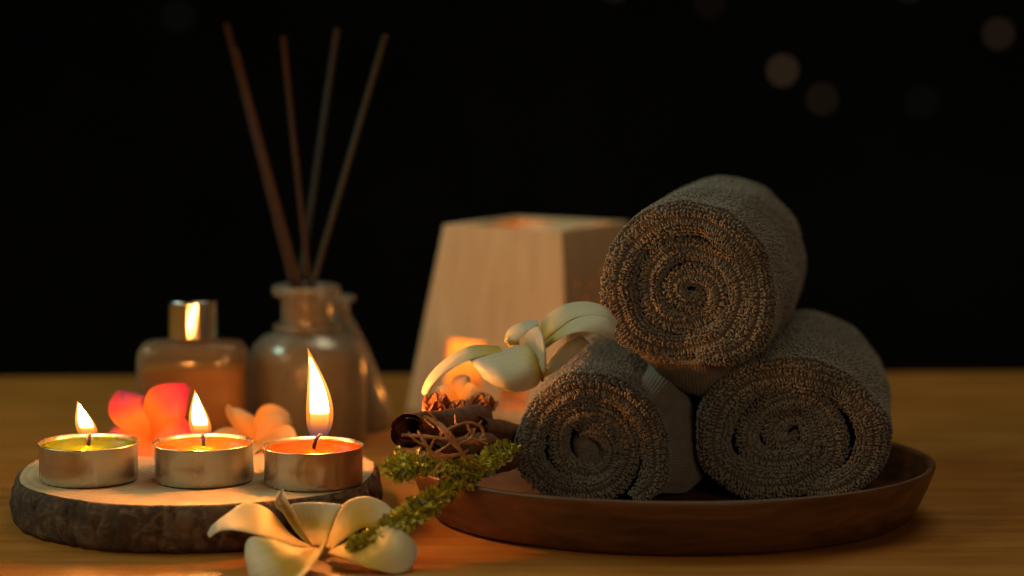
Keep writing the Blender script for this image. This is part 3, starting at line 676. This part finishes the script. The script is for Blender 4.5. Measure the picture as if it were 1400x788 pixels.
    Vb = np.vstack([c_, c_*.55+cc*.45+ax*.002, [cc]]); Fb = [[i, (i+1) % 48, 48+(i+1) % 48, 48+i] for i in range(48)]+[[48+i, 48+(i+1) % 48, 96] for i in range(48)]
    mk('rear_end', Vb, Fb, M_terry, root)
    # terry loops
    PT, NR, TD = [], [], []
    dth = .00112
    wrow = np.linspace(-1, 1, 10)
    arc = np.cumsum(np.linalg.norm(np.diff(ctr(th), axis=0), axis=1)); tot = arc[-1]; arc = np.concatenate([[0], arc])
    for iw, w_ in enumerate(wrow):
        nn = int(tot/dth); s_ = (np.arange(nn)+.5*(iw % 2)+rg.uniform(-.28, .28, nn))*dth
        tt_ = np.interp(s_, arc, th); ww = np.clip(w_+rg.uniform(-.045, .045, nn), -.985, .985)
        p_, q_ = front(tt_, ww); A_ = world(p_, q_)
        p_, q_ = front(tt_, np.clip(ww+.02, -1, 1)); Bw = world(p_, q_)-A_
        p_, q_ = front(np.minimum(tt_+.01, TT), ww); Bt = world(p_, q_)-A_
        n_ = np.cross(Bw, Bt); n_ /= np.linalg.norm(n_, axis=1)[:, None]+1e-15
        n_ *= np.where((n_@ax) > 0, -1, 1)[:, None]
        Bt /= np.linalg.norm(Bt, axis=1)[:, None]+1e-15; Bw /= np.linalg.norm(Bw, axis=1)[:, None]+1e-15
        sg = 1 if iw % 2 else -1
        ed_ = abs(w_) > .5; td = Bw*(1.0 if w_ >= 0 else -1.0)*(rg.uniform(.2, .7, nn) if ed_ else rg.uniform(.5, 1.0, nn))[:, None]+Bt*(sg*(rg.uniform(.6, 1., nn) if ed_ else rg.uniform(.1, .7, nn)))[:, None]
        td /= np.linalg.norm(td, axis=1)[:, None]
        PT.append(A_); NR.append(n_); TD.append(td)
    V1, F1 = loops_mesh(np.vstack(PT), np.vstack(NR), np.vstack(TD), .0021, .00041, rg)
    PT, NR, TD = [], [], []
    tmax = T1
    aa = []; a_ = .0004
    while a_ < L-.001: aa.append(a_); a_ += .0010+.0004*min(1, a_/.05)
    ta = th[th < tmax]; ar = arc[:len(ta)]
    for ia, a_ in enumerate(aa):
        st = .00098+.00035*min(1, a_/.05)
        nn = int(ar[-1]/st); s_ = (np.arange(nn)+.5*(ia % 2)+rg.uniform(-.25, .25, nn))*st; tt_ = np.interp(s_, ar, ta)
        av = np.full(nn, a_)+rg.uniform(-.0003, .0003, nn)+.001
        p_, q_ = side(tt_, av); A_ = world(p_, q_)
        p_, q_ = side(tt_, av+.0005); Ba = world(p_, q_)-A_
        p_, q_ = side(np.minimum(tt_+.01, TT), av); Bt = world(p_, q_)-A_
        n_ = np.cross(Bt, Ba); n_ /= np.linalg.norm(n_, axis=1)[:, None]+1e-15
        out = (ctr(tt_)[:, :1]*e1+ctr(tt_)[:, 1:]*e2); n_ *= np.where((n_*out).sum(1) > 0, 1, -1)[:, None]
        Bt /= np.linalg.norm(Bt, axis=1)[:, None]+1e-15; Ba /= np.linalg.norm(Ba, axis=1)[:, None]+1e-15
        td = Bt*rg.uniform(-.9, .9, nn)[:, None]-Ba*rg.uniform(.1, 1., nn)[:, None]; td /= np.linalg.norm(td, axis=1)[:, None]+1e-12
        keep = (n_@np.array([0, -.6, .0])+n_[:, 2]*.5+1.0) > .62
        PT.append(A_[keep]); NR.append(n_[keep]); TD.append(td[keep])
    V2, F2 = loops_mesh(np.vstack(PT), np.vstack(NR), np.vstack(TD), .00165, .00036, rg)
    o = mk('terry_loops', np.vstack([V1, V2]), np.ascontiguousarray(np.vstack([F1, F2+len(V1)])), M_loop, root); o['kind'] = 'stuff'
    def ribbed(name, cin, cout, aF, aM, aB, th_=.0024, rib=.00022, per=.00125):
        K = 420; c_i = catmull(cin, K); c_o = catmull(cout, K)
        def nn_(c2):
            d = np.gradient(c2, axis=0); d /= np.linalg.norm(d, axis=1)[:, None]+1e-12; return np.stack([d[:, 1], -d[:, 0]], 1)
        ln = np.concatenate([[0], np.cumsum(np.linalg.norm(np.diff(c_o, axis=0), axis=1))])
        rb = rib*np.abs(np.sin(ln/per*math.pi))-rib*.5+.0002*np.sin(ln*700)
        et = np.sqrt(np.clip(1-np.abs(np.linspace(-1, 1, K))**10, 0, 1)); cols = []
        def at(a_, off):
            q = np.clip((a_-aF)/(aM-aF), 0, 1); q = np.sin(q*math.pi/2)
            c2 = c_i*(1-q)+c_o*q; return world(c2+nn_(c2)*off[:, None], np.full(K, a_)+.0006*np.sin(ln*260))
        G = [at(a_, th_/2*et+rb) for a_ in np.concatenate([np.linspace(aB, aM, 8)[:-1], np.linspace(aM, aF, 24)])]
        G += [at(aF-th_*.5*math.sin(q), (th_/2*et+rb)*math.cos(q)) for q in np.linspace(0, math.pi, 9)[1:-1]]
        G += [at(a_, -(th_/2*et+rb)) for a_ in np.concatenate([np.linspace(aF, aM, 10), [aB]])]
        G = np.stack(G, 1)
        mk(name, G.reshape(-1, 3), np.ascontiguousarray(grid_faces(K, G.shape[1])), M_hem, root)
    if hem:
        for ci, co_, aF, aM, aB in hem: ribbed('woven_hem', np.array(ci), np.array(co_), aF, aM, aB)
    if lump:
        for cx_, cz_, ax_, bz_, rotl in lump:
            a = np.linspace(0, 2*math.pi, 60); cc_ = np.stack([ax_*np.cos(a), bz_*np.sin(a)], 1)
            R_ = np.array([[math.cos(rotl), -math.sin(rotl)], [math.sin(rotl), math.cos(rotl)]]); G = []
            for q in np.linspace(0, 1, 16):
                pts = cc_*math.sin(q*math.pi/2); rr2 = .00026*np.sin(pts[:, 1]/.0011*6.2832)
                pts = pts@R_.T+np.array([cx_, cz_]); G.append(world(pts, .0040+(1-math.cos(q*math.pi/2))*.0035+rr2+.0005*np.sin(pts[:, 0]*900)))
            G.append(G[-1]+ax*.012); G = np.array(G); mk('tucked_end', G.reshape(-1, 3), np.ascontiguousarray(grid_faces(len(G), 60)), M_hem, root)
    return root
def FC(px_, py_, Y): return P(px_, py_, Y)
DG = math.radians
# lower left
towel(FC(804, 590, .752), DG(9), DG(1.8), .106, 11,
      'lower left rolled grey terry towel with the plumeria leaning on it',
      [(600, 735), (690, 660), (715, 560), (700, 420), (620, 280), (480, 205), (330, 210), (190, 290), (110, 420), (98, 560), (165, 670), (310, 708), (450, 700),
       (560, 620), (590, 480), (540, 370), (430, 315), (315, 335), (240, 430), (235, 540), (305, 620), (410, 640), (490, 590), (508, 500), (455, 425), (370, 410), (320, 440)],
      (390, 411), 3.425, [.0044, .0044, .0046, .0046, .0044, .0042, .0038, .0034, .0033, .0032, .0030], .50,
      lump=[(-.0008, -.0074, .0054, .0084, .15)],
      hem=[([(.0140, .0120), (.0190, .0105), (.0225, .0070), (.0250, .0000), (.0245, -.0090), (.0215, -.0165), (.0150, -.0215)],
           [(.0160, .0150), (.0235, .0160), (.0295, .0105), (.0338, .0015), (.0368, -.0100), (.0382, -.0190), (.0320, -.0262)], .0045, .026, .10)])
# lower right
towel(FC(1083, 589, .752), DG(8), DG(2.6), .112, 23,
      'lower right rolled grey terry towel, the widest and flattest roll',
      [(560, 715), (720, 690), (840, 610), (893, 480), (880, 350), (800, 230), (660, 150), (500, 120), (340, 145), (200, 235), (125, 360), (108, 490), (150, 600), (260, 668), (420, 680),
       (580, 640), (690, 560), (712, 440), (660, 310), (560, 245), (430, 262), (320, 345), (268, 450), (315, 545), (450, 575), (570, 530), (600, 430), (560, 345), (460, 345), (395, 400), (410, 470), (480, 480), (520, 440), (490, 410)],
      (500, 400), 3.5, [.0040, .0048, .0052, .0056, .0056, .0056, .0050, .0042, .0038, .0036, .0036, .0034, .0028], .44)
# top
towel(FC(938, 390, .750), DG(12.5), DG(0.4), .126, 37,
      'top rolled grey terry towel resting on the two lower rolls',
      [(430, 715), (590, 680), (690, 570), (712, 400), (655, 245), (545, 140), (400, 98), (250, 130), (132, 235), (78, 380), (98, 525), (185, 640), (320, 690), (450, 670),
       (570, 600), (622, 480), (605, 345), (515, 262), (385, 228), (265, 275), (210, 390), (240, 505), (340, 568), (450, 560), (532, 495), (532, 415), (465, 350), (375, 345), (322, 405), (350, 470), (430, 480), (462, 430), (400, 412)],
      (388, 394), 3.154, [.0042, .0050, .0052, .0054, .0054, .0052, .0048, .0042, .0040, .0040, .0038, .0036, .0030], .47,
      hem=[([(-.0200, -.0175), (-.0150, -.0220), (-.003, -.0270), (.005, -.0270), (.0135, -.0235), (.0195, -.0185)],
           [(-.0235, -.0185), (-.0165, -.0285), (-.004, -.0390), (.005, -.0412), (.0145, -.0345), (.0225, -.0205)], .0035, .022, .075)])

# ------------------------------------------------------------------ cinnamon, twig, sprigs, dried bits
def quill(p0, p1, r, label, seed):
    rg = np.random.RandomState(seed); p0, p1 = np.array(p0), np.array(p1); a = p1-p0; L_ = np.linalg.norm(a); a /= L_
    u = np.cross(a, [0, 0, 1.]); u /= np.linalg.norm(u); w = np.cross(u, a)
    nS = 90; s = np.linspace(0, 1, nS)
    # double scroll section: two curls facing each other
    ang = 2.2+seed+s*2*math.pi*1.32; rad = r*(1.0-.20*s)*(1+.05*np.sin(ang*2+seed))
    sec = np.stack([rad*np.cos(ang), rad*np.sin(ang)*.92+.02*r], 1)
    ns = 30; G = np.zeros((ns, nS, 3)); tk = .0007
    for i, q in enumerate(np.linspace(0, 1, ns)):
        k_ = 1+.06*math.sin(q*7+seed)+.03*rg.uniform(-1, 1); j = (.0007*np.sin(s*40+seed)+.0004*rg.uniform(-1, 1, nS)) if i in (0, ns-1) else 0*s
        G[i] = p0+a*(q*L_)+(sec[:, :1]*k_)*u+(sec[:, 1:]*k_)*w+np.outer(j, a)
    V, Fc, uu = solid_sheet(G, tk*2)
    o = mk('cinnamon_stick', V, Fc, M_cinn, loc=p0); o['label'] = label; o['category'] = 'cinnamon stick'; o['group'] = 'cinnamon sticks in the tray'
    return o
quill(P(557, 589, .722), P(655, 574, .765), .0060, 'thick hollow cinnamon stick with its open end pointing at the candles', 1)
quill(P(590, 622, .722), P(668, 606, .752), .0042, 'shorter cinnamon stick lying below the thick hollow one', 2)
quill(P(604, 646, .735), P(700, 628, .758), .0040, 'lowest cinnamon stick half hidden by the green sprig', 3)
quill(P(652, 588, .752), P(712, 600, .775), .0046, 'dark cinnamon stick running back under the leaning plumeria', 4)

def c4(x, y, Y): return P(500+x/2.461, 400+y/2.461, Y)
br = [([c4(120, 480, .712), c4(180, 484, .712), c4(260, 492, .711), c4(330, 505, .712), c4(405, 495, .714)], [.0007, .0011, .0010, .0012, .0009]),
      ([c4(195, 415, .714), c4(240, 440, .713), c4(275, 475, .711), c4(310, 520, .710), c4(330, 545, .711)], [.0006, .0014, .0022, .0013, .0008]),
      ([c4(235, 555, .709), c4(210, 525, .710), c4(190, 490, .711), c4(175, 465, .713)], [.0011, .0011, .0009, .0006]),
      ([c4(215, 550, .709), c4(260, 552, .709), c4(320, 545, .711), c4(345, 530, .713)], [.0009, .0012, .0010, .0006]),
      ([c4(250, 480, .711), c4(290, 455, .713), c4(340, 438, .715), c4(385, 450, .717), c4(400, 485, .716)], [.0009, .0008, .0007, .0009, .0010]),
      ([c4(400, 480, .716), c4(380, 505, .715), c4(370, 508, .715)], [.0012, .0013, .0006]),
      ([c4(340, 440, .715), c4(350, 465, .714), c4(362, 480, .714)], [.0006, .0007, .0004]),
      ([c4(280, 510, .711), c4(300, 500, .710), c4(350, 490, .712), c4(410, 510, .713)], [.0005, .0007, .0006, .0005]),
      ([c4(195, 415, .714), c4(205, 432, .714), c4(230, 455, .712)], [.0004, .0006, .0005]),
      ([c4(380, 448, .717), c4(392, 430, .718)], [.0007, .0004])]
rg = np.random.RandomState(5)
for _ in range(13):                                  # finer side shoots
    b0 = np.array(br[rg.randint(0, 5)][0]); q_ = rg.uniform(.1, .9)*(len(b0)-1); i_ = int(q_); p_ = b0[i_]*(1-q_+i_)+b0[min(i_+1, len(b0)-1)]*(q_-i_)
    d_ = np.array([rg.uniform(-1, 1), rg.uniform(-.5, .3), rg.uniform(-.4, .8)]); d_ /= np.linalg.norm(d_); l_ = rg.uniform(.004, .011)
    br.append(([p_, p_+d_*l_*.5+rg.uniform(-.001, .001, 3), p_+d_*l_+rg.uniform(-.0015, .0015, 3)], [.0007, .0006, .0004]))
root = thing('dried_twig', c4(235, 555, .709), 'pale dried twig with many crooked branches lying over the cinnamon', 'twig')
for pts, rd_ in br:
    pts = np.array(pts); n_ = 14 if len(pts) > 2 else 6
    v, f = tube(pts, np.array(rd_)*.62, 8, n_, True, .18, rg); mk('branch', v, f, M_twig, root)

def sprig(spine, widths, label, seed, dens=1.0):
    rg = np.random.RandomState(seed); sp = catmull(spine, 60); root = thing('green_sprig', spine[0], label, 'sprig', 'green sprigs')
    v, f = tube(sp, [.0011, .0009, .0006], 7); mk('stem', v, f, M_leaf, root)
    L_ = np.linalg.norm(np.diff(sp, axis=0), axis=1).sum(); n_ = int(L_/.001*12*dens)
    T = np.gradient(sp, axis=0); T /= np.linalg.norm(T, axis=1)[:, None]
    PV = {0: [], 1: []}; cnt = {0: 0, 1: 0}; FCs = {0: [], 1: []}
    nr_, nc = 4, 9
    for i in range(n_):
        q = rg.uniform(0, 1); k_ = min(int(q*59), 58); f_ = q*59-k_; c = sp[k_]*(1-f_)+sp[k_+1]*f_; tdir = T[k_]
        a = rg.uniform(0, 6.283); u = np.cross(tdir, [0, -.5, 1.]); u /= np.linalg.norm(u); w = np.cross(u, tdir)
        wid = np.interp(q, np.linspace(0, 1, len(widths)), widths)*(.82+.35*abs(math.sin(q*34+seed)))
        rr_2 = rg.uniform(0, 1)**.5; d = u*math.cos(a)*1.15+w*math.sin(a)*.42
        pos = c+d*wid*rr_2
        # small ruffled leaflet: cupped fan with wavy rim
        sz = rg.uniform(.0016, .0032)
        nd = u*math.copysign(rg.uniform(.5, 1.), math.cos(a))+w*rg.uniform(-.1, .55)+tdir*rg.uniform(.0, .9)+rg.uniform(-.25, .25, 3); nd /= np.linalg.norm(nd); s1 = np.cross(nd, rg.uniform(-1, 1, 3)); s1 /= np.linalg.norm(s1); s2 = np.cross(nd, s1)
        rows = []
        for r_ in range(nr_):
            rq = r_/(nr_-1); angs = np.linspace(-.8, .8, nc); ru = sz*rq*(1+.16*np.sin(angs*7+i))
            rows.append(pos+np.outer(np.cos(angs)*ru, nd)+np.outer(np.sin(angs)*ru, s1)+np.outer((.35*np.sin(angs*6+i)*rq+.45*rq*rq)*sz*.8, s2))
        key = 1 if (rr_2 > .93 and rg.uniform() < .35) else 0
        PV[key].append(np.vstack(rows)); FCs[key].append(grid_faces(nr_, nc)+cnt[key]); cnt[key] += nr_*nc
    for key, nm, m in ((0, 'leaflets', M_leaf), (1, 'dry_leaflets', M_leaftip)):
        if PV[key]:
            o = mk(nm, np.vstack(PV[key]), np.ascontiguousarray(np.vstack(FCs[key])), m, root); o['kind'] = 'stuff'
sprig([P(700, 610, .748), P(662, 634, .732), P(612, 672, .712), P(560, 706, .697), P(520, 732, .690), P(484, 750, .686)], [.0018, .0026, .0030, .0028, .0024, .0012],
      'long bumpy green sprig hanging from the tray onto the white plumeria', 3, 1.0)
sprig([P(664, 640, .730), P(630, 640, .722), P(590, 638, .715), P(558, 636, .710), P(534, 646, .707)], [.0010, .0018, .0032, .0044, .0030],
      'short leafy green sprig with rounded tip beside the cinnamon sticks', 7, 1.15)

def pod(c, r, label, seed, m):
    rg = np.random.RandomState(seed); t = thing('dried_flower', c, label, 'dried flower', 'dried flower bits')
    for k in range(9):
        a = k*2.4; el = .2+.9*(k/9); d = np.array([math.cos(a)*math.cos(el), math.sin(a)*math.cos(el), math.sin(el)])
        s1 = np.cross(d, [0, 0, 1.]); s1 /= np.linalg.norm(s1); s2 = np.cross(d, s1)
        u = np.linspace(0, 1, 8)[:, None]; w = np.linspace(-1, 1, 7)[None, :]
        wd = r*.5*np.sin(u*2.7+.2); G = np.array(c)+(u*r)[..., None]*d+(w*wd)[..., None]*s1+(r*.35*(w**2)*np.sin(u*3)+.12*r*np.sin(u*9+w*5+k)-.3*r*u*u)[..., None]*s2
        V, Fc, uu = solid_sheet(G, .0007); mk('dried_petal', V, Fc, m, t)
pod(P(597, 561, .768), .0065, 'crinkled dried flower glowing orange behind the thick cinnamon stick', 3, M_pod)
pod(P(660, 560, .775), .0060, 'crinkled dried flower glowing orange below the leaning plumeria', 5, M_pod)
pod(P(634, 568, .762), .0055, 'dark crinkled dried flower between the cinnamon sticks', 8, M_cinn)
